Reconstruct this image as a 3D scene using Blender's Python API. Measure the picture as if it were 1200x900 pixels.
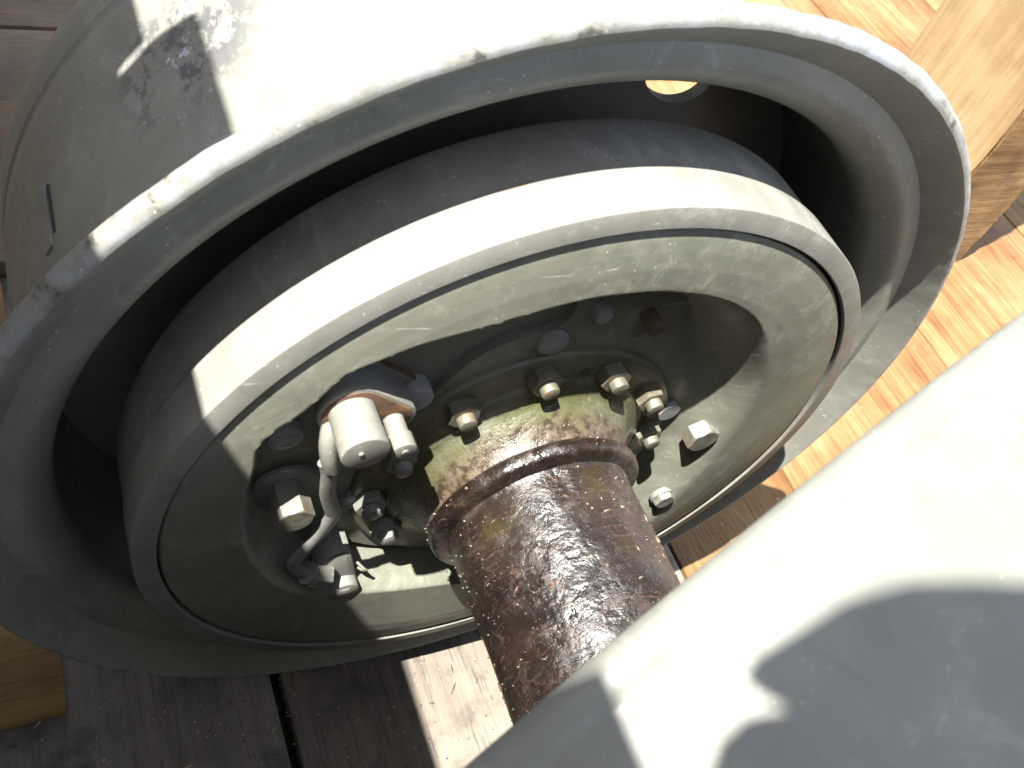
import bpy, bmesh, math, random
import numpy as np
from mathutils import Vector, Matrix
random.seed(7); RNG = np.random.default_rng(7)
for o in list(bpy.data.objects): bpy.data.objects.remove(o)
scene = bpy.context.scene
COL = scene.collection

# ------------------------------------------------------------------ camera
Z0 = 0.285                                   # height of the axle above the boards
CAM = Vector((-0.2307, -0.2425, 0.4261 + Z0))
ROW = [(0.89000709, -0.35880907, 0.28132442), (-0.12666864, -0.78730267, -0.60341491), (0.43799821, 0.50140856, -0.74615482)]
cd = bpy.data.cameras.new("Camera"); cam = bpy.data.objects.new("Camera", cd); COL.objects.link(cam)
right, down, fwd = (Vector(r) for r in ROW)
m = Matrix((right, -down, -fwd)).transposed().to_4x4(); m.translation = CAM
cam.matrix_world = m
cd.sensor_width = 36.0; cd.lens = 1089.76 * 36.0 / 1200.0
cd.clip_start = 0.005; cd.clip_end = 200
cd.dof.use_dof = True; cd.dof.focus_distance = 0.60; cd.dof.aperture_fstop = 22.0
scene.camera = cam

# ------------------------------------------------------------------ sky, sun, exposure
S = Vector((-0.43, -0.13, 1.0)).normalized()           # towards the sun
w = bpy.data.worlds.new("World"); scene.world = w; w.use_nodes = True
nt = w.node_tree; nt.nodes.clear()
sky = nt.nodes.new("ShaderNodeTexSky"); sky.sky_type = 'NISHITA'; sky.sun_disc = False
sky.air_density = 0.8; sky.dust_density = 0.8; sky.ozone_density = 0.3; sky.altitude = 200
sky.sun_elevation = math.asin(S.z); sky.sun_rotation = math.atan2(S.x, S.y)
bg = nt.nodes.new("ShaderNodeBackground"); bg.inputs[1].default_value = 0.12
wo = nt.nodes.new("ShaderNodeOutputWorld")
hs = nt.nodes.new("ShaderNodeHueSaturation"); hs.inputs["Saturation"].default_value = .55      # a hazy summer sky
nt.links.new(sky.outputs[0], hs.inputs["Color"]); nt.links.new(hs.outputs[0], bg.inputs[0]); nt.links.new(bg.outputs[0], wo.inputs[0])
ld = bpy.data.lights.new("sun", 'SUN'); ld.energy = 5.0; ld.angle = math.radians(0.5); ld.color = (1.0, 0.955, 0.885)
sun = bpy.data.objects.new("sun", ld); COL.objects.link(sun)
sun.rotation_euler = S.to_track_quat('Z', 'Y').to_euler(); sun.location = (-1, -.4, 3)
vs = scene.view_settings
vs.view_transform = 'Standard'; vs.look = 'None'; vs.gamma = 1.0; vs.exposure = 2.3
try: vs.use_curve_mapping = False
except Exception: pass

scene.cycles.max_bounces = 6; scene.cycles.diffuse_bounces = 3; scene.cycles.glossy_bounces = 3

# ------------------------------------------------------------------ material helpers
class NT:
    def __init__(s, name):
        s.m = bpy.data.materials.new(name); s.m.use_nodes = True; s.t = s.m.node_tree; s.t.nodes.clear()
        s.out = s.n("ShaderNodeOutputMaterial"); s.b = s.n("ShaderNodeBsdfPrincipled"); s.l(s.b.outputs[0], s.out.inputs[0])
        s.tc = s.n("ShaderNodeTexCoord")
    def n(s, k): return s.t.nodes.new(k)
    def l(s, a, b): s.t.links.new(a, b)
    def put(s, sock, v):
        if hasattr(v, "is_output"): s.l(v, sock)
        elif isinstance(v, (tuple, list)) and len(v) == 3 and sock.type == 'RGBA': sock.default_value = (*v, 1)
        elif sock.type == 'RGBA' and isinstance(v, (int, float)): sock.default_value = (v, v, v, 1)
        else: sock.default_value = v
    def coord(s, scale=(1, 1, 1), off=(0, 0, 0), rot=(0, 0, 0), rnd=False):
        mp = s.n("ShaderNodeMapping"); s.l(s.tc.outputs["Object"], mp.inputs[0])
        mp.inputs["Scale"].default_value = scale; mp.inputs["Rotation"].default_value = rot; mp.inputs["Location"].default_value = off
        if rnd:
            oi = s.n("ShaderNodeObjectInfo"); ml = s.math('MULTIPLY', oi.outputs["Random"], 37.0)
            cb = s.n("ShaderNodeCombineXYZ"); s.l(ml, cb.inputs[0]); s.l(ml, cb.inputs[1]); s.l(ml, cb.inputs[2])
            s.l(cb.outputs[0], mp.inputs["Location"])
        return mp.outputs[0]
    def noise(s, vec, scale, detail=4, rough=.55, dist=0, out=0):
        t = s.n("ShaderNodeTexNoise"); s.l(vec, t.inputs["Vector"]); t.inputs["Scale"].default_value = scale
        t.inputs["Detail"].default_value = detail; t.inputs["Roughness"].default_value = rough; t.inputs["Distortion"].default_value = dist
        return t.outputs[out]
    def voro(s, vec, scale, feat='F1', out="Distance"):
        t = s.n("ShaderNodeTexVoronoi"); t.feature = feat; s.l(vec, t.inputs["Vector"]); t.inputs["Scale"].default_value = scale
        return t.outputs[out]
    def math(s, op, a, b=0.0, clamp=False):
        q = s.n("ShaderNodeMath"); q.operation = op; q.use_clamp = clamp; s.put(q.inputs[0], a); s.put(q.inputs[1], b); return q.outputs[0]
    def ramp(s, fac, stops):
        r = s.n("ShaderNodeValToRGB"); e = r.color_ramp.elements
        while len(e) < len(stops): e.new(.5)
        for i, (p, cc) in enumerate(stops):
            e[i].position = p; e[i].color = (*cc, 1) if isinstance(cc, (tuple, list)) else (cc, cc, cc, 1)
        s.l(fac, r.inputs[0]); return r.outputs[0]
    def mr(s, v, a, b, c=0.0, d=1.0, smooth=True):
        q = s.n("ShaderNodeMapRange"); q.interpolation_type = 'SMOOTHSTEP' if smooth else 'LINEAR'
        s.put(q.inputs[0], v); q.inputs[1].default_value = a; q.inputs[2].default_value = b; q.inputs[3].default_value = c; q.inputs[4].default_value = d
        return q.outputs[0]
    def mix(s, fac, a, b, mode='MIX'):
        q = s.n("ShaderNodeMix"); q.data_type = 'RGBA'; q.blend_type = mode
        s.put(q.inputs[0], fac); s.put(q.inputs[6], a); s.put(q.inputs[7], b); return q.outputs[2]
    def sep(s, v):
        q = s.n("ShaderNodeSeparateXYZ"); s.l(v, q.inputs[0]); return q.outputs
    def radius(s):                              # distance from the axle line (object Y axis)
        x = s.sep(s.tc.outputs["Object"]); return s.math('SQRT', s.math('ADD', s.math('MULTIPLY', x[0], x[0]), s.math('MULTIPLY', x[2], x[2]))), x
    def bump(s, h, strength, dist=.002, normal=None):
        q = s.n("ShaderNodeBump"); s.l(h, q.inputs["Height"]); q.inputs["Strength"].default_value = strength; q.inputs["Distance"].default_value = dist
        if normal is not None: s.l(normal, q.inputs["Normal"])
        return q.outputs[0]
    def done(s, col, rough=.5, metal=0., normal=None, spec=.4, coat=0.):
        s.put(s.b.inputs["Base Color"], col); s.put(s.b.inputs["Roughness"], rough); s.put(s.b.inputs["Metallic"], metal)
        s.put(s.b.inputs["Specular IOR Level"], spec); s.put(s.b.inputs["Coat Weight"], coat); s.b.inputs["Coat Roughness"].default_value = .12
        if normal is not None: s.l(normal, s.b.inputs["Normal"])
        return s.m

def specks(N, v, scale, lo, hi, thin=.5):
    """sparse small flecks: voronoi dots that survive only where a noise is high"""
    d = N.voro(v, scale); dot = N.mr(d, .05, .16, 1, 0)
    keep = N.mr(N.noise(v, scale * .21, 3), lo, hi)
    return N.math('MULTIPLY', dot, keep)
def scratches(N, rot, scale, lo=.70, hi=.74, stretch=14):
    v = N.coord((1, stretch, stretch), rot=rot); n = N.noise(v, scale, 2, .5, .6)
    k = N.mr(N.noise(N.coord(), 19, 2), .5, .62)
    return N.math('MULTIPLY', N.mr(n, lo, hi), k)

def paint(name, base=(.15, .152, .130), dust=.35, wear_r=None, chips=None, rough=.5, rust_r=None, rust_y=None, grease_r=None, scr=.7, scuff=.5, spk=.8):
    N = NT(name); v = N.coord()
    big = N.noise(v, 9, 4, .6); mid = N.noise(v, 55, 5, .68)
    c1 = tuple(x * .84 for x in base); c2 = tuple(x * 1.10 for x in base)
    col = N.mix(N.mr(big, .34, .68), c1, c2)
    col = N.mix(N.math('MULTIPLY', N.mr(mid, .45, .72), dust), col, tuple(min(.5, x * 1.35 + .012) for x in base))
    col = N.mix(N.math('MULTIPLY', N.mr(mid, .40, .30), .30), col, tuple(x * .6 for x in base))
    col = N.mix(N.math('MULTIPLY', scratches(N, (.4, .9, .3), 26), scr), col, (.34, .34, .31))
    col = N.mix(N.math('MULTIPLY', specks(N, v, 260, .46, .58), spk), col, (.45, .44, .40))
    sc = N.noise(N.coord((1, .4, 1), (1.3, .2, .7), (.3, .8, .2)), 38, 6, .80, 1.2)
    col = N.mix(N.math('MULTIPLY', N.mr(sc, .52, .74), scuff), col, tuple(x * 1.75 + .02 for x in base))
    col = N.mix(N.math('MULTIPLY', N.mr(sc, .42, .30), scuff * .8), col, tuple(x * .55 for x in base))
    rg = N.mr(mid, .3, .7, rough - .07, rough + .1)
    r, xyz = N.radius()
    if chips:
        d = N.n("ShaderNodeVectorMath"); d.operation = 'DISTANCE'; N.l(N.tc.outputs["Object"], d.inputs[0]); d.inputs[1].default_value = chips
        k = N.math('MULTIPLY', N.mr(d.outputs["Value"], .018, .050, 1, 0), N.mr(N.noise(N.coord((1, .6, 1)), 95, 6, .75), .48, .56))
        col = N.mix(N.math('MULTIPLY', k, .8), col, (.045, .045, .055))
        k = N.math('MULTIPLY', N.mr(d.outputs["Value"], .02, .05, 1, 0), N.mr(N.noise(N.coord((1, 1, 1), (3, 3, 3)), 55, 5, .7), .61, .68))
        col = N.mix(k, col, (.42, .43, .48))
    if wear_r:
        e = N.math('ADD', r, N.math('MULTIPLY', N.math('SUBTRACT', mid, .5), .003))
        k = N.mr(e, wear_r, wear_r + .005)
        w2 = N.noise(v, 70, 6, .72)
        col = N.mix(N.math('MULTIPLY', k, N.mr(w2, .42, .62)), col, N.ramp(big, [(.35, (.15, .155, .15)), (.55, (.215, .225, .23)), (.7, (.22, .24, .31))]))
        col = N.mix(N.math('MULTIPLY', k, N.mr(w2, .44, .34)), col, (.05, .046, .04))
    rk = None
    if rust_r:
        e = N.math('ABSOLUTE', N.math('SUBTRACT', r, rust_r[0])); rk = N.mr(e, rust_r[1] * .3, rust_r[1], 1, 0)
    if rust_y:
        e = N.math('ABSOLUTE', N.math('SUBTRACT', xyz[1], rust_y[0])); rk = N.mr(e, rust_y[1] * .3, rust_y[1], 1, 0)
    if rk is not None:
        k = N.math('MULTIPLY', rk, N.mr(N.noise(v, 22, 5, .75), .52, .64))
        col = N.mix(N.math('MULTIPLY', k, .75), col, (.19, .085, .035))
    if grease_r:
        e = N.math('ADD', r, N.math('MULTIPLY', N.math('SUBTRACT', big, .5), .05))
        k = N.mr(e, grease_r[0], grease_r[1], 1, 0)
        col = N.mix(N.math('MULTIPLY', k, .75), col, N.mix(N.mr(mid, .4, .62), (.05, .048, .02), (.105, .10, .048)))
        rg = N.mix(k, rg, N.mr(mid, .4, .6, .25, .5))
    nb = N.bump(N.math('ADD', N.math('MULTIPLY', mid, .6), N.math('MULTIPLY', N.noise(v, 420, 2, .6), .25)), .16, .0012)
    return N.done(col, rg, 0, nb, .42)

def steel(name, base=(.42, .41, .37), rust=.3, metal=.7, rough=.42):
    N = NT(name); v = N.coord(rnd=True); a = N.noise(v, 140, 4, .6); b = N.noise(v, 420, 3)
    col = N.mix(N.mr(a, .35, .7), tuple(x * .7 for x in base), base)
    col = N.mix(N.math('MULTIPLY', N.mr(N.noise(v, 75, 5, .7), .5, .62), rust), col, (.22, .11, .04))
    return N.done(col, N.mr(a, .3, .7, rough - .1, rough + .15), metal, N.bump(b, .25, .0006), .5)

def wood(name, c_dark, c_mid, c_lite, along='Y', rough=.7, dirt=.3, knots=True, contrast=1.0, pores=.5, dirtcol=(.03, .027, .024)):
    N = NT(name); st = {'Y': (1, .05, 1), 'X': (.05, 1, 1), 'Z': (1, 1, .05)}[along]
    v = N.coord(st, rnd=True); vi = N.coord(rnd=True)
    g1 = N.noise(v, 75, 5, .7, .9); g2 = N.noise(v, 330, 3, .7, .3); bl = N.noise(vi, 6, 4, .6)
    f = N.math('ADD', N.math('MULTIPLY', N.math('SUBTRACT', g1, .5), .95 * contrast), N.math('MULTIPLY', bl, 1.0))
    col = N.ramp(f, [(.28, c_dark), (.5, c_mid), (.74, c_lite)])
    col = N.mix(N.math('MULTIPLY', N.mr(g2, .54, .68), pores), col, tuple(x * .55 for x in c_dark))
    col = N.mix(N.math('MULTIPLY', N.mr(N.noise(vi, 16, 6, .7), .48, .70), dirt), col, dirtcol)
    col = N.mix(N.math('MULTIPLY', specks(N, vi, 150, .52, .63), .6), col, (.025, .02, .016))
    if knots:
        kv = N.voro(N.coord((1, .55, 1) if along == 'Y' else (.55, 1, 1), rnd=True), 3.3)
        col = N.mix(N.mr(kv, .03, .085, .75, 0), col, tuple(x * .6 for x in c_dark))
        rg = N.math('ABSOLUTE', N.math('SUBTRACT', kv, .085)); col = N.mix(N.mr(rg, .0, .014, .5, 0), col, tuple(x * .45 for x in c_dark))
    h = N.math('ADD', N.math('MULTIPLY', g2, .6), N.math('MULTIPLY', g1, .8))
    return N.done(col, N.mr(g1, .3, .7, rough - .1, rough + .15), 0, N.bump(h, .45, .002), .25)

M = {}
M['rim'] = paint('rim_paint', wear_r=.2765, dust=.3)
M['rim_chipped'] = paint('rim_paint_chipped', wear_r=.2765, chips=(-.166, .110, .183), dust=.3)
M['drum'] = paint('drum_paint', base=(.155, .155, .135), dust=.4, rust_y=(.0016, .0012))
M['plate'] = paint('plate_paint', base=(.142, .146, .116), dust=.55, rust_r=(.1965, .0022), grease_r=(.060, .105), scr=1.0, scuff=.7)
M['hub'] = paint('hub_paint', base=(.115, .122, .085), dust=.5, grease_r=(.085, .108))
M['part'] = paint('part_paint', base=(.135, .138, .122), dust=.5)
M['bolt'] = paint('bolt_paint', base=(.205, .212, .212), dust=.5, scuff=.6)
M['cream'] = paint('cream_paint', base=(.142, .140, .120), dust=.6, scr=.5, scuff=.6)
M['nearrim'] = paint('near_rim_paint', base=(.128, .132, .112), dust=.4, scr=1.0, scuff=.4, wear_r=.2843, spk=.25)
M['steel'] = steel('bright_steel', (.20, .20, .165), .35, .35, .5)
M['nut'] = steel('greasy_nut', (.155, .150, .112), .32, .3, .45)
M['rust'] = steel('rusty_stud', (.095, .065, .045), .5, .1, .75)
M['rustedge'] = steel('rust_edge', (.115, .062, .034), .8, .1, .8)
M['black'] = NT('dark_gap').done((.02, .02, .02), .8)

def grease(name):
    N = NT(name); v = N.coord(); x = N.sep(N.tc.outputs["Object"])
    th = N.math('MULTIPLY', N.math('ARCTAN2', x[2], x[0]), .053); big = N.noise(v, 17, 5, .62, .4); mid = N.noise(v, 300, 4, .7)
    warp = N.math('MULTIPLY', N.math('SUBTRACT', N.noise(v, 22, 2, .5), .5), .030)
    cb = N.n("ShaderNodeCombineXYZ"); N.l(th, cb.inputs[0]); N.l(N.math('ADD', x[1], warp), cb.inputs[1])
    def swirl(rot, sc):
        mp = N.n("ShaderNodeMapping"); N.l(cb.outputs[0], mp.inputs[0]); mp.inputs["Rotation"].default_value = (0, 0, rot); mp.inputs["Scale"].default_value = (.07, 1, 1)
        return N.noise(mp.outputs[0], sc, 4, .7, .3)
    s1 = swirl(.75, 900); s2 = swirl(-.25, 700); patch = N.mr(N.noise(v, 34, 3), .44, .54)
    st = N.mix(patch, s1, s2); on = N.mr(N.noise(N.coord((1, 1, 1), (2, 7, 4)), 38, 4, .65), .44, .62); lump = N.noise(v, 95, 5, .68, .6)
    col = N.ramp(big, [(.3, (.0050, .0034, .0028)), (.48, (.0115, .0078, .0060)), (.66, (.025, .018, .014))])
    col = N.mix(N.math('MULTIPLY', N.math('MULTIPLY', N.mr(st, .52, .68), on), .8), col, (.070, .038, .028))
    col = N.mix(N.math('MULTIPLY', N.mr(lump, .54, .66), .5), col, (.045, .032, .024))
    col = N.mix(N.math('MULTIPLY', N.mr(N.noise(v, 25, 4), .56, .68), .6), col, (.030, .024, .006))
    dust = N.math('MULTIPLY', N.mr(N.math('ADD', x[0], N.math('MULTIPLY', N.math('SUBTRACT', big, .5), .05)), .014, .050), .8)
    col = N.mix(dust, col, N.mix(N.mr(mid, .4, .65), (.045, .037, .031), (.095, .080, .068)))
    col = N.mix(N.math('MULTIPLY', specks(N, v, 520, .42, .54), .8), col, (.19, .15, .11))
    col = N.mix(N.math('MULTIPLY', specks(N, v, 260, .5, .58), .6), col, (.13, .06, .035))
    rg = N.mix(dust, N.mr(lump, .35, .65, .22, .44), .55)
    h = N.math('ADD', N.math('MULTIPLY', mid, .35), N.math('ADD', N.math('MULTIPLY', N.math('MULTIPLY', st, on), 1.0), N.math('MULTIPLY', lump, 1.1)))
    return N.done(col, rg, 0, N.bump(h, .5, .0015), .6, .0)
M['grease'] = grease('greased_tube')
M['wood_orange'] = wood('orange_boards', (.095, .042, .013), (.155, .087, .034), (.205, .137, .068), 'Y', dirt=.30, dirtcol=(.07, .035, .014))
M['wood_grey'] = wood('dusty_grey_boards', (.080, .069, .056), (.142, .123, .101), (.205, .182, .152), 'Y', dirt=.8, contrast=.6)
M['wood_cross'] = wood('brown_cross_boards', (.070, .043, .022), (.115, .076, .043), (.155, .110, .068), 'X', dirt=.3)
M['wood_post'] = wood('tan_post', (.17, .108, .05), (.235, .166, .085), (.285, .215, .125), 'Z', dirt=.12, knots=False, contrast=.6, pores=.3)
M['wood_rough'] = wood('rough_sawn', (.075, .04, .016), (.145, .085, .034), (.24, .155, .075), 'X', dirt=.45, knots=False)
M['wood_block'] = wood('ochre_block', (.10, .058, .017), (.165, .10, .033), (.22, .15, .062), 'X', dirt=.25)
M['wood_wall'] = wood('pale_bounce_planks', (.30, .24, .17), (.42, .35, .26), (.52, .45, .35), 'Z', dirt=.1, knots=False)  # kept pale so the unseen wall bounces fill light onto the left side
M['chip'] = NT('wood_chip').done((.33, .25, .15), .7)
M['grit'] = NT('grit').done((.06, .05, .04), .8)
M['dirt'] = wood('dirt_below', (.03, .026, .021), (.05, .043, .035), (.08, .068, .055), 'Y', dirt=.3, knots=False)

# ------------------------------------------------------------------ mesh helpers
def link(name, me, mat, parent=None, loc=(0, 0, 0), sharp=35):
    for p in me.polygons: p.use_smooth = True
    if sharp: me.set_sharp_from_angle(angle=math.radians(sharp))
    if mat is not None and len(me.materials) == 0: me.materials.append(mat)
    o = bpy.data.objects.new(name, me); COL.objects.link(o); o.location = loc
    if parent is not None: o.parent = parent
    return o
def thing(name, label, cat, loc=(0, 0, 0), group=None):
    o = bpy.data.objects.new(name, None); COL.objects.link(o); o.location = loc; o.empty_display_size = .05
    o["label"] = label; o["category"] = cat
    if group: o["group"] = group
    return o
def tag(o, label, cat, group=None):
    o["label"] = label; o["category"] = cat
    if group: o["group"] = group
    return o
def revolve(name, prof, seg=256, closed=False, wob=0.0):
    """profile of (r, y) turned about the Y axis; the surface normal points to the left of the direction of travel"""
    n = len(prof); V = []; F = []
    for i in range(seg):
        a = 2 * math.pi * i / seg
        k = 1 + wob * (math.sin(3 * a + 1) * .6 + math.sin(7 * a + 2) * .25 + math.sin(13 * a) * .15)
        for r, y in prof: V.append((r * k * math.cos(a), y, r * k * math.sin(a)))
    mm = n if closed else n - 1
    for i in range(seg):
        j = (i + 1) % seg
        for q in range(mm):
            q2 = (q + 1) % n; F.append((i * n + q, j * n + q, j * n + q2, i * n + q2))
    me = bpy.data.meshes.new(name); me.from_pydata(V, [], F); me.update()
    bm = bmesh.new(); bm.from_mesh(me); bmesh.ops.recalc_face_normals(bm, faces=bm.faces); bm.to_mesh(me); bm.free()
    return me
def smooth_prof(pts, sub=6):
    """Catmull-Rom through the profile points"""
    P = [np.array(p, float) for p in pts]; out = []
    for i in range(len(P) - 1):
        p0 = P[max(i - 1, 0)]; p1 = P[i]; p2 = P[i + 1]; p3 = P[min(i + 2, len(P) - 1)]
        for k in range(sub):
            t = k / sub
            out.append(tuple(.5 * ((2 * p1) + (-p0 + p2) * t + (2 * p0 - 5 * p1 + 4 * p2 - p3) * t * t + (-p0 + 3 * p1 - 3 * p2 + p3) * t ** 3)))
    out.append(tuple(P[-1])); return out
def bm_mesh(name, bm):
    bmesh.ops.recalc_face_normals(bm, faces=bm.faces)
    me = bpy.data.meshes.new(name); bm.to_mesh(me); bm.free(); return me
def prism(bm, loop, y0, y1, bevel=0.0):
    """loop of (x, z) pushed from y0 (back) to y1 (front, towards the viewer); the front edge is chamfered"""
    cx = sum(p[0] for p in loop) / len(loop); cz = sum(p[1] for p in loop) / len(loop)
    rings = [(0, y0), (0, y1 + bevel), (bevel * .3, y1 + bevel * .3), (bevel, y1)] if bevel else [(0, y0), (0, y1)]
    R = []
    for ins, y in rings:
        ring = []
        for x, z in loop:
            d = math.hypot(x - cx, z - cz); k = (d - ins) / d if d > 1e-9 else 1
            ring.append(bm.verts.new((cx + (x - cx) * k, y, cz + (z - cz) * k)))
        R.append(ring)
    n = len(loop)
    for a, b in zip(R[:-1], R[1:]):
        for i in range(n): bm.faces.new((a[i], a[(i + 1) % n], b[(i + 1) % n], b[i]))
    bm.faces.new(R[-1]); bm.faces.new(R[0][::-1])
def circ(x, z, r, n=24, rot=0.0): return [(x + r * math.cos(rot + 2 * math.pi * i / n), z + r * math.sin(rot + 2 * math.pi * i / n)) for i in range(n)]
def hexhead(name, mat, parent, x, z, r, y0, y1, rot=.2, chamf=True):
    """hexagon whose outer corners are turned off in front, as on a real bolt head"""
    bm = bmesh.new(); n = 36; rings = []
    def rad(a):
        q = (a - rot) % (math.pi / 3) - math.pi / 6; return r * math.cos(math.pi / 6) / math.cos(q)
    c = r * .10
    spec = [(None, y0), (None, y1 + c * .8), (r * .93, y1 + c * .35), (r * .86, y1)] if chamf else [(None, y0), (None, y1 + .0006), (-.0006, y1)]
    for lim, y in spec:
        ring = []
        for i in range(n):
            a = rot + 2 * math.pi * i / n; q = rad(a)
            if lim is not None: q = min(q, lim) if lim > 0 else q + lim
            ring.append(bm.verts.new((x + q * math.cos(a), y, z + q * math.sin(a))))
        rings.append(ring)
    for a, b in zip(rings[:-1], rings[1:]):
        for i in range(n): bm.faces.new((a[i], a[(i + 1) % n], b[(i + 1) % n], b[i]))
    bm.faces.new(rings[-1]); bm.faces.new(rings[0][::-1])
    return link(name, bm_mesh(name, bm), mat, parent, (0, 0, Z0), 25)
def disc(name, mat, parent, x, z, r, y0, y1, bevel=.001, n=32):
    bm = bmesh.new(); prism(bm, circ(x, z, r, n), y0, y1, bevel); return link(name, bm_mesh(name, bm), mat, parent, (0, 0, Z0))
def tube_path(name, pts, r, mat, parent, seg=14, sub=8, flat=1.0):
    P = [Vector(p) for p in smooth_prof(pts, sub)]; bm = bmesh.new(); rings = []; up = Vector((0, 1, 0))
    for i, p in enumerate(P):
        t = (P[min(i + 1, len(P) - 1)] - P[max(i - 1, 0)]).normalized(); a = t.cross(up).normalized(); b = t.cross(a).normalized()
        rings.append([bm.verts.new(p + a * (r * math.cos(2 * math.pi * k / seg)) + b * (r * flat * math.sin(2 * math.pi * k / seg))) for k in range(seg)])
    for a, b in zip(rings[:-1], rings[1:]):
        for k in range(seg): bm.faces.new((a[k], a[(k + 1) % seg], b[(k + 1) % seg], b[k]))
    bm.faces.new(rings[0][::-1]); bm.faces.new(rings[-1])
    return link(name, bm_mesh(name, bm), mat, parent, (0, 0, Z0), 50)
def board(name, x0, x1, y0, y1, z0, z1, mat, parent=None, bev=.0025, rough=.0, rotz=0):
    """a sawn board: subdivided box with softened and slightly uneven edges; its origin is the middle of its foot"""
    bm = bmesh.new(); bmesh.ops.create_cube(bm, size=1)
    sx, sy, sz = x1 - x0, y1 - y0, z1 - z0
    for v in bm.verts: v.co = Vector((v.co.x * sx, v.co.y * sy, (v.co.z + .5) * sz))
    bmesh.ops.bevel(bm, geom=list(bm.edges), offset=bev, segments=2, affect='EDGES', profile=.6)
    if rough:
        for ax, L in ((0, sx), (1, sy), (2, sz)):
            n = int(min(24, max(1, L / .05)))
            for k in range(1, n):
                co = [0, 0, 0]; co[ax] = (-L / 2 + L * k / n) if ax < 2 else L * k / n; no = [0, 0, 0]; no[ax] = 1
                bmesh.ops.bisect_plane(bm, geom=list(bm.verts) + list(bm.edges) + list(bm.faces), plane_co=co, plane_no=no)
        for v in bm.verts:
            v.co += Vector((random.gauss(0, rough), random.gauss(0, rough), random.gauss(0, rough * .5)))
    o = link(name, bm_mesh(name, bm), mat, parent, ((x0 + x1) / 2, (y0 + y1) / 2, z0), 40)
    o.rotation_euler.z = rotz
    return o

# ------------------------------------------------------------------ the boarded floor
floor = bpy.data.objects.new("floor", None); COL.objects.link(floor); floor["kind"] = "structure"
def sheet(name, x0, x1, y0, y1, z, mat):
    me = bpy.data.meshes.new(name); me.from_pydata([(x0, y0, z), (x1, y0, z), (x1, y1, z), (x0, y1, z)], [], [(0, 1, 2, 3)]); return link(name, me, mat, None, (0, 0, 0), None)
g = sheet("ground", -6, 8, -6, 9, -.05, M['dirt']); g["kind"] = "structure"
for x0, x1, mt in [(-.405, -.113, 'wood_grey'), (-.105, .271, 'wood_grey'), (.274, .445, 'wood_orange'), (.4480, .780, 'wood_orange'), (.7835, 1.13, 'wood_orange'),
                   (1.136, 1.46, 'wood_orange'), (1.466, 1.80, 'wood_orange'), (1.806, 2.2, 'wood_orange'), (2.206, 2.6, 'wood_orange'), (-.78, -.411, 'wood_grey'), (-1.15, -.786, 'wood_grey'), (-1.5, -1.156, 'wood_grey')]:
    board("plank", x0, x1, -3.2, 2.6, -.034, -.0012, M[mt], floor, .003)
for y0, y1 in [(.432, .789), (.795, 1.15), (1.156, 1.5)]:
    board("cross_plank", -.9, -.125, y0, y1, .0005, .020, M['wood_cross'], floor, .003)

# ------------------------------------------------------------------ axle with its far wheel
axle = thing("truck_axle", "olive grey truck axle with tyreless wheel, brake drum and greasy tube", "axle")
# wheel rim: lip, face, inner and outer barrel
lip = [(.2485, .050), (.2520, .036), (.2600, .022), (.2710, .0105), (.2795, .0045), (.2842, .0008), (.2850, -.0018), (.2835, -.0048), (.2812, -.0064), (.2790, -.0068)]
face_in = [(.2772, -.0058), (.2632, .0085)]
face = [(.2628, .0086), (.2585, .0074), (.2520, .0066), (.2455, .0102), (.2398, .0165), (.2372, .0225), (.2366, .030), (.2380, .040)]
prof = [(.2405, .205), (.2440, .2025), (.2462, .197), (.2468, .188), (.2462, .1750), (.2452, .1735), (.2452, .1690), (.2463, .1670)] + smooth_prof([(.2465, .16), (.2475, .09)] + lip, 4) + face_in + smooth_prof(face, 4) + [(.2385, .09), (.2385, .18), (.2380, .200)]
rm = revolve("wheel_rim", prof, 480, True, .0008)
for v in rm.vertices:                                       # knocks and nicks along the lip
    r = math.hypot(v.co.x, v.co.z)
    if r > .274:
        a = math.atan2(v.co.z, v.co.x); k = min(1, (r - .274) / .006)
        d = .00014 * math.sin(41 * a + 3 * math.sin(5 * a)) * math.sin(17 * a + 1) + .00012 * math.sin(97 * a + 4 * math.sin(9 * a)) - .00030 * max(0, math.sin(11 * a + 2 * math.sin(3 * a)) - .93) / .07
        v.co.x *= 1 + k * d / r; v.co.z *= 1 + k * d / r; v.co.y += k * d * .5
rim = link("wheel_rim", rm, M['rim_chipped'], axle, (0, 0, Z0), 30)
# wheel disc with hand holes
def disc_holes():
    bm = bmesh.new(); E = []
    def loop(L):
        vs = [bm.verts.new((x, 0, z)) for x, z in L]
        for i in range(len(vs)): E.append(bm.edges.new((vs[i], vs[(i + 1) % len(vs)])))
    loop(circ(0, 0, .2384, 96)); loop(circ(0, 0, .08, 48))
    for k in range(2):
        a = math.radians(61 + 180 * k); L = []
        for x, z in circ(0, 0, 1, 36): L.append((x * .026, z * .019))
        ca, sa = math.cos(a), math.sin(a)
        loop([(ca * (.200 + q) - sa * p, sa * (.200 + q) + ca * p) for p, q in L])
    bmesh.ops.triangle_fill(bm, edges=E, use_beauty=True)
    r = bmesh.ops.extrude_face_region(bm, geom=list(bm.faces))
    for v in r['geom']:
        if isinstance(v, bmesh.types.BMVert): v.co.y += .008
    for v in bm.verts: v.co.y += .115
    return bm_mesh("wheel_disc", bm)
link("wheel_disc", disc_holes(), M['rim'], axle, (0, 0, Z0))
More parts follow.
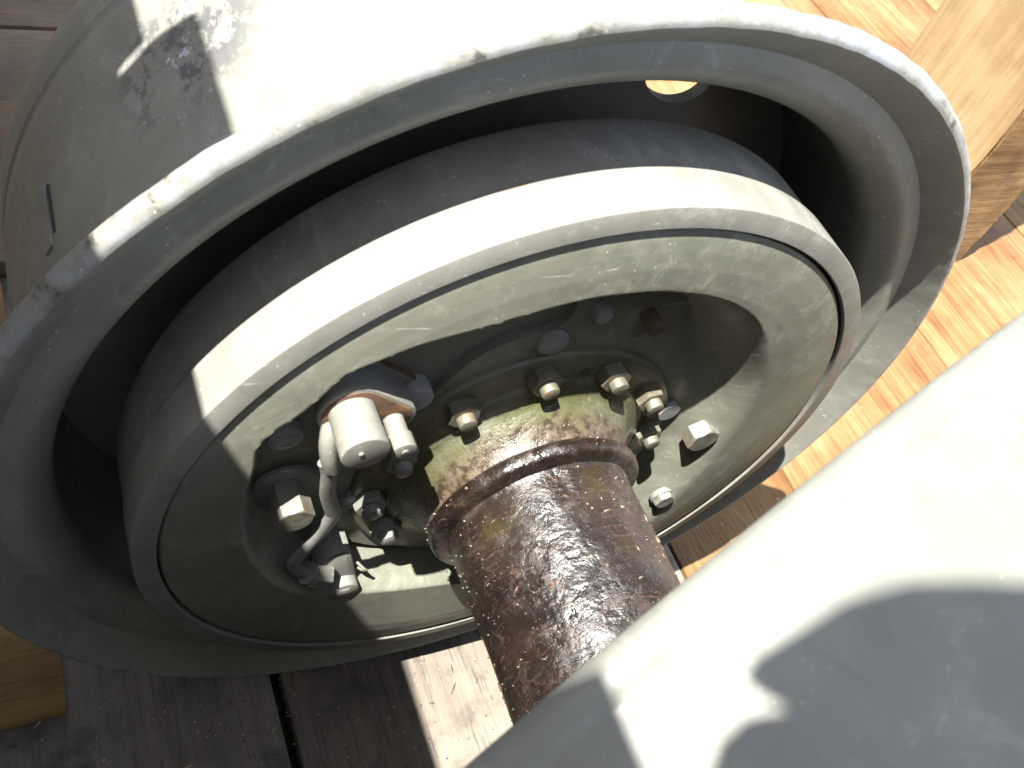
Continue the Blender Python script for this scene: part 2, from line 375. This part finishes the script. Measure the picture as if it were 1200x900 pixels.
# valve slot plate on the rear of the barrel
bm = bmesh.new(); bmesh.ops.create_cube(bm, size=1)
for v in bm.verts: v.co = Vector((v.co.x * .004, v.co.y * .030, v.co.z * .0019))
sl = link("lock_ring_gap", bm_mesh("slot", bm), M['black'], rim, (-.2207, .0972, .1090)); sl.rotation_euler.y = math.radians(26)
bm = bmesh.new(); bmesh.ops.create_cube(bm, size=1)
for v in bm.verts: v.co = Vector((v.co.x * .0030, v.co.y * .040, v.co.z * .0075))
bmesh.ops.bevel(bm, geom=list(bm.edges), offset=.0008, segments=2, affect='EDGES')
st_ = link("lock_ring_tab", bm_mesh("tab", bm), M['part'], rim, (-.2243, .0960, .1040)); st_.rotation_euler.y = math.radians(25)
# drum
dprof = [(.1976, .004), (.1976, -.0236), (.1979, -.0243), (.1984, -.0246), (.2082, -.0236), (.2088, -.0233), (.2091, -.0227), (.2092, .0005), (.2086, .0016), (.2074, .0019), (.2072, .0045), (.2078, .010), (.2078, .0320), (.2068, .0352), (.2040, .0370), (.150, .052), (.09, .060), (.09, .115)]
link("brake_drum", revolve("brake_drum", dprof, 320, False, .0003), M['drum'], axle, (0, 0, Z0), 28)

# backing plate: a pressed dish with a recess of uneven outline
OUT = [(-.1603, .0295), (-.1598, .0509), (-.1575, .066), (-.1569, .0828), (-.1506, .0941), (-.1431, .1015), (-.1353, .1119), (-.1294, .1212), (-.1233, .1285), (-.1117, .1347), (-.0949, .1428), (-.0682, .1505), (-.0511, .1556), (-.0243, .1617), (.0028, .1627), (.0259, .1599), (.0539, .1518), (.0784, .1387), (.097, .1228), (.1183, .0973), (.1348, .0611), (.1413, .0154), (.1397, -.0373), (.1298, -.0883), (.1044, -.1374), (.0565, -.1525), (-.0062, -.1178), (-.0538, -.104), (-.089, -.0909), (-.1272, -.0692), (-.1492, -.0297), (-.1572, -.0011)]
WID = [.008, .008, .008, .009, .009, .009, .009, .009, .009, .010, .011, .012, .014, .015, .017, .018, .020, .024, .030, .038, .042, .048, .050, .050, .046, .04, .022, .016, .018, .024, .022, .014]
RAI = [(-.0678, .075), (-.0606, .0891), (-.0478, .1044), (-.0318, .1124), (-.0133, .1176), (-.0088, .1257), (-.0081, .137), (-.006, .155), (.060, .148), (.085, .10), (.095, .0), (.080, -.10), (.040, -.13), (.0, -.108), (-.0329, -.0931), (-.0685, -.0789), (-.0878, -.0653), (-.1025, -.0632), (-.1148, -.0868), (-.1343, -.0597), (-.1448, -.0168), (-.1385, .0218), (-.1084, .0235), (-.0878, .0472)]
def sdist(P, L, W=None):
    L = np.array(L); A = L; B = np.roll(L, -1, 0); best = np.full(len(P), 9.); wid = np.zeros(len(P)); ins = np.zeros(len(P), bool)
    for i in range(len(L)):
        a, b = A[i], B[i]; e = b - a; t = np.clip(((P - a) @ e) / (e @ e), 0, 1); q = a + t[:, None] * e; d = np.hypot(*(P - q).T)
        k = d < best; best = np.where(k, d, best)
        if W is not None: wid = np.where(k, W[i] * (1 - t) + W[(i + 1) % len(L)] * t, wid)
        c = ((a[1] > P[:, 1]) != (b[1] > P[:, 1])) & (P[:, 0] < (b[0] - a[0]) * (P[:, 1] - a[1]) / (b[1] - a[1] + 1e-12) + a[0]); ins ^= c
    return np.where(ins, best, -best), wid
def sub_loop(L, W, n=5):
    N = len(L); oL = []; oW = []
    for i in range(N):
        p = [np.array(L[(i + k - 1) % N]) for k in range(4)]
        for k in range(n):
            t = k / n; oL.append(tuple(.5 * (2 * p[1] + (p[2] - p[0]) * t + (2 * p[0] - 5 * p[1] + 4 * p[2] - p[3]) * t * t + (3 * p[1] - p[0] - 3 * p[2] + p[3]) * t ** 3))); oW.append(W[i] * (1 - t) + W[(i + 1) % N] * t)
    return oL, oW
def sstep(x): x = np.clip(x, 0, 1); return x * x * (3 - 2 * x)
def plate_height(P):
    r = np.hypot(P[:, 0], P[:, 1])
    bulge = np.interp(r, [0, .15, .165, .176, .185, .191, .1945, .1960, .1966], [-.0280, -.0280, -.0276, -.0266, -.0253, -.0242, -.0234, -.0226, -.0212])
    oL, oW = sub_loop(OUT, WID); d, wd = sdist(P, oL, oW)
    fl = -.0025 - .0040 * sstep((P[:, 0] - .045) / .03)
    # shallow pressed rib running out from the hub on the right
    fl -= .0016 * np.exp(-((P[:, 0] - .105 + .25 * P[:, 1]) / .012) ** 2) * sstep((P[:, 1] + .02) / .05)
    t = np.clip(d / np.maximum(wd, .004), 0, 1); k = sstep((wd - .026) / .012); g = sstep(t) * .3 + t * .7
    return fl + (bulge - fl) * (1 - (g * (1 - k) + sstep(t) * k))
nr, na = 170, 600
rr = np.concatenate([np.linspace(.045, .19, nr - 14), np.linspace(.1912, .1966, 13), [.1966]]); aa = np.linspace(0, 2 * np.pi, na, endpoint=False)
RR, AA = np.meshgrid(rr, aa); PX = np.stack([RR.ravel() * np.cos(AA.ravel()), RR.ravel() * np.sin(AA.ravel())], 1)
H = plate_height(PX).reshape(na, nr); H[:, -1] = -.004
V = np.stack([PX[:, 0], H.ravel(), PX[:, 1]], 1)
F = [(i * nr + j, ((i + 1) % na) * nr + j, ((i + 1) % na) * nr + j + 1, i * nr + j + 1) for i in range(na) for j in range(nr - 1)]
me = bpy.data.meshes.new("backing_plate"); me.from_pydata(V.tolist(), [], F); me.update()
bm = bmesh.new(); bm.from_mesh(me); bmesh.ops.recalc_face_normals(bm, faces=bm.faces); bm.to_mesh(me); bm.free()
plate = link("backing_plate", me, M['plate'], axle, (0, 0, Z0), 50)
def ph(x, z):
    P = np.array([[x, z]]); y = float(plate_height(P)[0]); return min(y, -.0066) if sdist(P, RAI)[0][0] > 0 else y
bm = bmesh.new(); prism(bm, sub_loop(RAI, [0] * len(RAI), 3)[0], .004, -.0066, .0)
rp = link("reinforcing_plate", bm_mesh("reinforcing_plate", bm), M['plate'], plate, (0, 0, 0), 40)

# hub flange, neck, collar, tube
hprof = smooth_prof([(.0985, .0), (.0978, -.0070), (.0962, -.0096), (.0925, -.0104)], 4) + [(.0800, -.0100)] + smooth_prof([(.0790, -.0104), (.0768, -.0130), (.0742, -.0144)], 4)
nprof_ = smooth_prof([(.0744, -.0140), (.0738, -.0146), (.0690, -.0168), (.0640, -.0235), (.0600, -.0300), (.0580, -.0345)], 5)
hub = link("hub_flange", revolve("hub_flange", hprof, 160), M['hub'], axle, (0, 0, Z0), 40)
def neck():
    N = NT('oily_neck'); v = N.coord(); big = N.noise(v, 20, 4, .6); mid = N.noise(v, 150, 5, .72); y = N.sep(N.tc.outputs["Object"])[1]
    col = N.mix(N.mr(big, .4, .62), (.060, .060, .026), (.105, .104, .075))
    k = N.mr(N.math('ADD', y, N.math('MULTIPLY', N.math('SUBTRACT', mid, .5), .030)), -.030, -.018, 1, 0)
    col = N.mix(N.math('MULTIPLY', k, .9), col, N.mix(N.mr(mid, .4, .6), (.025, .016, .010), (.085, .062, .042)))
    col = N.mix(N.math('MULTIPLY', specks(N, v, 420, .40, .5), .8), col, (.045, .028, .014)); col = N.mix(N.math('MULTIPLY', specks(N, N.coord((1, 1, 1), (5, 5, 5)), 300, .5, .6), .8), col, (.32, .28, .22))
    return N.done(col, N.mr(mid, .35, .65, .22, .45), 0, N.bump(mid, .5, .0016), .6)
M['neck'] = neck()
link("hub_neck", revolve("hub_neck", nprof_, 160), M['neck'], axle, (0, 0, Z0), 50)
tprof = smooth_prof([(.0578, -.034), (.0600, -.0352), (.0618, -.0370), (.0624, -.0395), (.0620, -.0425), (.0604, -.0445), (.0570, -.0455)], 4) + [(.0537, -.0462), (.0532, -.0475)] + [(.0532, -.05 - .012 * k) for k in range(24)] + [(.045, -.327)]
def lump(me):                                              # the grease lies in uneven smears
    for v in me.vertices:
        x, y, z = v.co; a = math.atan2(z, x)
        k = 1 + .006 * math.sin(5 * a + 40 * y) * math.sin(31 * y + 2) + .004 * math.sin(11 * a - 90 * y)
        v.co.x *= k; v.co.z *= k
    return me
axle_tube = link("axle_tube", lump(revolve("axle_tube", tprof, 160)), M['grease'], axle, (0, 0, Z0), 50)
# grit, shavings and flakes stuck in the grease
def scatter_on_tube():
    bm = bmesh.new(); mats = []
    for k in range(480):
        a = random.uniform(math.radians(20), math.radians(265)); y = -.034 - .15 * random.random() ** 1.15
        r = .0534 if y < -.047 else .0626
        if -.047 < y < -.0415: continue
        p = Vector((r * math.cos(a), y, r * math.sin(a))); n = Vector((math.cos(a), 0, math.sin(a)))
        t = Vector((random.gauss(0, 1), random.gauss(0, 1), random.gauss(0, 1))); t = (t - n * t.dot(n)).normalized(); b = n.cross(t)
        big = random.random(); L = (.0002 + .0004 * random.random()) if big < .9 else random.uniform(.001, .0028); W = L * random.uniform(.3, .9) if big < .9 else random.uniform(.00025, .0005)
        hh = random.uniform(.0002, .0006); tilt = random.gauss(0, .25)
        q = [p + t * L + b * W, p - t * L + b * W, p - t * L - b * W, p + t * L - b * W]
        top = [x + n * (hh + tilt * (.5 * L if i in (0, 3) else -.2 * L)) for i, x in enumerate(q)]
        vb = [bm.verts.new(x - n * .0008) for x in q]; vt = [bm.verts.new(x) for x in top]; mi = random.choices([0, 1, 2], [.25, .45, .3])[0]
        for f in [(vt[0], vt[1], vt[2], vt[3])] + [(vb[i], vb[(i + 1) % 4], vt[(i + 1) % 4], vt[i]) for i in range(4)]:
            bm.faces.new(f).material_index = mi
    return bm_mesh("grease_grit", bm)
gm = scatter_on_tube()
for c in ((.13, .10, .07), (.035, .026, .02), (.075, .035, .022)):
    N = NT('grit_flake'); gm.materials.append(N.done(c, .5, 0, None, .5, .3))
gr = link("grease_grit", gm, None, axle_tube, (0, 0, 0), None); gr["kind"] = "stuff"

# nuts and studs round the hub flange
for th, dirty in [(8, 1), (38, 1), (68, 1), (98, 0), (128, 0), (158, 0), (308, 0), (338, 0)]:
    a = math.radians(th); x, z = .0848 * math.cos(a), .0848 * math.sin(a); mt = M['nut'] if dirty or th in (98, 128) else M['part']
    nu = hexhead("nut", mt, hub, x, z, .0088, -.0095, -.0175, a + random.uniform(0, 1)); nu.location = (0, 0, 0)
    st = disc("stud", mt, hub, x, z, .0049, -.017, -.0228, .0012, 20); st.location = (0, 0, 0)
# lower-left pair on their shared cream tab
bm = bmesh.new(); prism(bm, circ(-.0885, -.0105, .0125, 20)[3:14] + circ(-.0735, -.0455, .0115, 20)[12:] + circ(-.0735, -.0455, .0115, 20)[:2], -.004, -.0085, .0008)
link("nut_tab", bm_mesh("nut_tab", bm), M['part'], hub, (0, 0, 0))
for x, z in ((-.0868, -.0105), (-.0712, -.0450)):
    nu = hexhead("nut", M['part'], hub, x, z, .0092, -.008, -.0165, random.random()); nu.location = (0, 0, 0)
    st = disc("stud", M['part'], hub, x, z, .0056, -.016, -.0215, .0012, 20); st.location = (0, 0, 0)

# bolts, plugs and studs of the backing plate
def on_plate(o): o.parent = plate; o.location = (0, 0, 0); return o
def bolt(x, z, r, top, mat='part', kind='disc', name='bolt', washer=0, rot=.3):
    b = ph(x, z) + .0015
    if washer: on_plate(disc('washer', M['part'], plate, x, z, washer, b, b - .0035, .0008))
    o = hexhead(name, M[mat], plate, x, z, r, b, top, rot) if kind == 'hex' else disc(name, M[mat], plate, x, z, r, b, top, .0014)
    return on_plate(o)
bolt(-.0790, .0800, .0088, -.0125, 'bolt'); bolt(-.1388, .0603, .0088, -.0100, 'bolt', washer=0); bolt(-.0129, .1071, .0085, -.0092, 'bolt')
bolt(-.0960, -.0120, .0060, -.0110, 'bolt'); bolt(.0941, .0276, .0082, -.0115, 'bolt', 'hex')
for (x, z, top) in ((-.0790, .0800, -.0125), (-.1388, .0603, -.0100)):        # raised marks on the bolt heads
    for k in range(3):
        a = .6 + 2.1 * k; bm = bmesh.new(); L = [(x + .0045 * math.cos(a) + .0014 * math.cos(t) * (2 if i % 2 else 2), z + .0045 * math.sin(a) + .0006 * math.sin(t)) for i, t in enumerate([0, 1.57, 3.14, 4.71])]
        prism(bm, L, top + .0004, top - .0004); on_plate(link("head_mark", bm_mesh("head_mark", bm), M['bolt'], plate))
bolt(.1195, .0125, .0110, -.0270, 'steel', 'hex', 'hex_plug', 0, .55)
bolt(-.1335, .0120, .0104, -.0275, 'steel', 'hex', 'hex_plug', .0175, .2)
bolt(.0050, .1290, .0048, -.0135, 'bolt', 'disc', 'stud'); bolt(.0370, .1205, .0046, -.0190, 'rust', 'disc', 'rusty_stud')
bolt(.1230, -.0570, .0074, -.0300, 'steel', 'hex', 'bolt', .0085)
for k, rr_ in enumerate((.0046, .0030)):                                        # the scribbled ring mark beside the rusty stud
    bm = bmesh.new(); L = circ(.0398, .1047, rr_, 20)
    y = ph(.0398, .1047)
    me_ = revolve("ring_mark", [(rr_, -.0002), (rr_ - .0003, -.0007), (rr_ - .0009, -.0007), (rr_ - .0012, -.0002)], 24); bm.free()
    o = link("ring_mark", me_, M['part'], plate); o.location = (.0398, y, .1047)

# wheel brake cylinder: oval opening with rusty lip, big and small barrels
def egg(s=1.0, dx=0, dz=0):
    c1, r1 = np.array((-.1168, .0972)), .0158; c2, r2 = np.array((-.0952, .0868)), .0105; L = []
    for k in range(48):
        a = 2 * math.pi * k / 48; dirv = np.array((math.cos(a), math.sin(a)))
        p = max((c1 + dirv * r1, c2 + dirv * r2), key=lambda q: q @ dirv); L.append((float((p[0] + .1100) * s - .1100 + dx), float((p[1] - .0930) * s + .0930 + dz)))
    return L
bm = bmesh.new(); prism(bm, egg(.97), .002, -.0186, .0006); cyl = link("wheel_cylinder", bm_mesh("wheel_cylinder", bm), M['part'], axle, (0, -.0030, Z0))
def on_cyl(o): o.parent = cyl; o.location = (0, 0, 0); return o
bm = bmesh.new(); prism(bm, egg(1.0), -.0182, -.0212, .0008); on_cyl(link("flange", bm_mesh("flange", bm), M['cream'], cyl))
bm = bmesh.new(); prism(bm, egg(.90), -.0208, -.0216, .0003); on_cyl(link("rusty_gasket", bm_mesh("rusty_gasket", bm), M['rustedge'], cyl))
bm = bmesh.new(); prism(bm, egg(1.20, .004, -.006), .0, -.0035, .0004); on_cyl(link("cover_disc", bm_mesh("cover_disc", bm), M['part'], cyl))
bm = bmesh.new(); prism(bm, egg(1.235, .004, -.006), .0, -.0029, .0004); on_cyl(link("rusty_rim", bm_mesh("rusty_rim", bm), M['rustedge'], cyl))
on_cyl(disc("barrel", M['cream'], cyl, -.1172, .0976, .0106, -.020, -.0340, .0004, 48)); on_cyl(disc("barrel_cap", M['cream'], cyl, -.1172, .0976, .0110, -.0344, -.0440, .0010, 48))
on_cyl(disc("bleeder", M['cream'], cyl, -.0962, .0866, .0050, -.020, -.0310, .0004, 32)); on_cyl(disc("bleeder_cap", M['cream'], cyl, -.0962, .0866, .0060, -.0314, -.0395, .0008, 32))
on_cyl(disc("cap_pip", M['cream'], cyl, -.1196, .0990, .0012, -.0435, -.0450, .0005, 12)); on_cyl(disc("cap_pip", M['cream'], cyl, -.0960, .0868, .0018, -.039, -.0401, .0005, 12))
hexn = hexhead("bolt", M['part'], cyl, -.0790, .0400, .0085, .0, -.0150, .5); on_cyl(hexn)
# elbow on the left of the cylinder, brake pipe, lower fitting
tube_path("pipe_elbow", [(-.1250, -.0205, .0900), (-.1272, -.026, .0850), (-.1262, -.0285, .0760), (-.1235, -.0285, .0655)], .0043, M['cream'], cyl, 8, 3).location = (0, 0, 0)
pipe = tube_path("brake_pipe", [(-.1262, -.030, .0690), (-.1235, -.030, .0600), (-.1218, -.029, .0450), (-.1200, -.028, .0340), (-.1150, -.0265, .0160), (-.1135, -.026, .0090), (-.1165, -.0245, -.0080), (-.1235, -.024, -.0270), (-.1275, -.024, -.0370), (-.1270, -.024, -.0465), (-.1215, -.0245, -.0545), (-.1150, -.025, -.0595)], .0041, M['part'], axle, 12, 3, .7)
fit = tube_path("pipe_fitting", [(-.1165, -.0245, -.0580), (-.1120, -.0245, -.0612), (-.1075, -.0240, -.0650)], .0078, M['part'], axle, 6, 2)
fb = tube_path("fitting_collar", [(-.1195, -.0247, -.0555), (-.1165, -.0245, -.0580)], .0064, M['part'], fit, 18, 2); fb.location = (0, 0, 0)
bm = bmesh.new(); prism(bm, circ(-.1015, -.0580, .0125, 28)[4:17] + circ(-.0935, -.0850, .0108, 28)[14:] + [(-.0850, -.0800)], .0, -.0225, .0045)
ph_ = link("port_block", bm_mesh("port_block", bm), M['part'], fit); ph_.location = (0, 0, 0)
o = disc("port_bolt", M['part'], fit, -.0945, -.0850, .0094, -.014, -.0290, .0016, 28); o.location = (0, 0, 0)
o = disc("port_screw", M['part'], fit, -.0945, -.0850, .0055, -.028, -.0296, .0010, 6); o.location = (0, 0, 0)
tube_path("wire_clip", [(-.0865, -.019, -.068), (-.083, -.0235, -.070), (-.081, -.0235, -.0725), (-.083, -.0215, -.075), (-.0855, -.018, -.076)], .0009, M['steel'], fit, 8).location = (0, 0, 0)

# ------------------------------------------------------------------ near wheel, turned a little on its own
nw = thing("wheel_rim", "pale sunlit wheel rim close to the camera at the lower right", "wheel rim", (0, -.156, 0))
nw.rotation_euler.z = math.radians(17.8)
nprof = [(.2350, .200), (.2350, -.001)] + smooth_prof([(.2400, -.0045), (.2600, -.0050), (.2790, -.0048), (.2832, -.0036), (.2848, -.0008), (.2848, .0030), (.2838, .0062), (.2836, .0090), (.2838, .03), (.2835, .08), (.2815, .15), (.2780, .19)], 5) + [(.2700, .200)]
nprof = [(r, -y) for r, y in nprof]
link("rim_shell", revolve("rim_shell", nprof, 320, True, .0006), M['nearrim'], nw, (0, 0, Z0), 30)
link("hub_plate", revolve("hub_plate", [(.0, -.150), (.06, -.150), (.10, -.142), (.20, -.135), (.2352, -.135), (.2352, -.128), (.20, -.128), (.10, -.134), (.0, -.142)], 96), M['nearrim'], nw, (0, 0, Z0), 30)

# ------------------------------------------------------------------ timber round the axle
post = thing("timber_post", "thick tan sawn timber post behind the wheel's right side", "post", (.885, .435, 0))
board("post_body", -.063, .063, -.093, .093, -.001, 1.15, M['wood_post'], post, .004, .0006)
board("rough_face", -.0640, .0660, -.0975, -.0925, -.0005, 1.148, M['wood_rough'], post, .001, .0010)
tag(board("scrap_board", -.62, -.2515, .012, .20, .0, .0165, M['wood_block'], None, .0025, .0006), "short ochre scrap board on the floor at the lower left under the rim", "board")
tag(board("timber_beam", -.52, -.262, .300, .424, .0005, .040, M['wood_rough'], None, .004, .0015), "dark rough timber offcut lying left of the far wheel", "timber")

wall = thing("plank_wall", "unseen upright plank wall left of the axle, with pieces added to shape shadows", "wall", (-.371, 0, 0))  # unseen wall read off its shadow edges; a few pieces are added blockers
def wp(y0, y1, top, x0=-.011, x1=.011, z0=0.0): board("wall_plank", x0, x1, y0, y1, z0, top + Z0, M['wood_wall'], wall, .0015)
wp(-.262, -.031, .530); wp(-.029, .0655, .663); wp(.0760, .235, .598); wp(.239, .42, .62); wp(.424, .62, .60); wp(.624, .83, .615); wp(.834, 1.02, .59)
wp(.050, .095, .612, -.034, -.0115); wp(-.42, -.2655, .774); wp(-.60, -.424, .76); wp(-.78, -.604, .77)  # added batten shuts a sun gap; next plank casts the camera's shadow edge
wp(-.50, -.345, 1.20, -.034, -.0115)  # added unseen upright for the shadow panel to hang on
EB = [(-.80, .795), (-.40, .797), (-.300, .799), (-.2935, .819), (-.2930, .836), (-.2980, .860), (-.2920, .850), (-.2870, .845), (-.2850, .855), (-.2860, .874), (-.2880, .914), (-.2930, .947), (-.3010, .979), (-.3100, 1.012), (-.335, 1.08), (-.40, 1.12), (-.80, 1.13)]  # added cut-out, shaped to throw the shadow of hands holding the camera
bm = bmesh.new(); fr = [bm.verts.new((.011, y, z + Z0)) for y, z in EB]; bk = [bm.verts.new((.008, y, z + Z0)) for y, z in EB]
bm.faces.new(fr); bm.faces.new(bk[::-1])
for i in range(len(EB)): bm.faces.new((fr[i], bk[i], bk[(i + 1) % len(EB)], fr[(i + 1) % len(EB)]))
link("hand_shadow_panel", bm_mesh("hand_shadow_panel", bm), M['wood_wall'], wall)

# loose chips, splinters and grit on the boards
def litter():
    bm = bmesh.new()
    for k in range(900):
        if k < 60: x, y = random.gauss(.30, .03), random.gauss(.03, .018)
        elif random.random() < .8: x, y = random.uniform(-.30, .12), random.uniform(-.16, .02)
        else: x, y = random.uniform(.2, .8), random.uniform(-.1, .4)
        big = random.random(); L = random.uniform(.0004, .0012) if big < .9 else random.uniform(.002, .006); W = L * random.uniform(.4, .9) if big < .9 else random.uniform(.0004, .0009); h = random.uniform(.0003, .0010)
        a = random.uniform(0, 6.28); t = Vector((math.cos(a), math.sin(a), 0)); b = Vector((-t.y, t.x, 0)); p = Vector((x, y, -.0012))
        q = [p + t * L, p + b * W, p - t * L * .9, p - b * W * .8]
        top = [bm.verts.new(v + Vector((0, 0, h * random.uniform(.5, 1.5)))) for v in q]; bot = [bm.verts.new(v - Vector((0, 0, .0006))) for v in q]; mi = random.choices([0, 1], [.45, .55])[0] if k >= 60 else 2
        for f in [top] + [(bot[i], bot[(i + 1) % 4], top[(i + 1) % 4], top[i]) for i in range(4)]: bm.faces.new(f).material_index = mi
    me = bm_mesh("floor_litter", bm); me.materials.append(M['chip']); me.materials.append(M['grit']); me.materials.append(M['cream']); return me
o = link("floor_litter", litter(), None, None, (0, 0, 0), None); o["kind"] = "stuff"; o["label"] = "loose wood chips and grit on the dusty floor boards"; o["category"] = "debris"
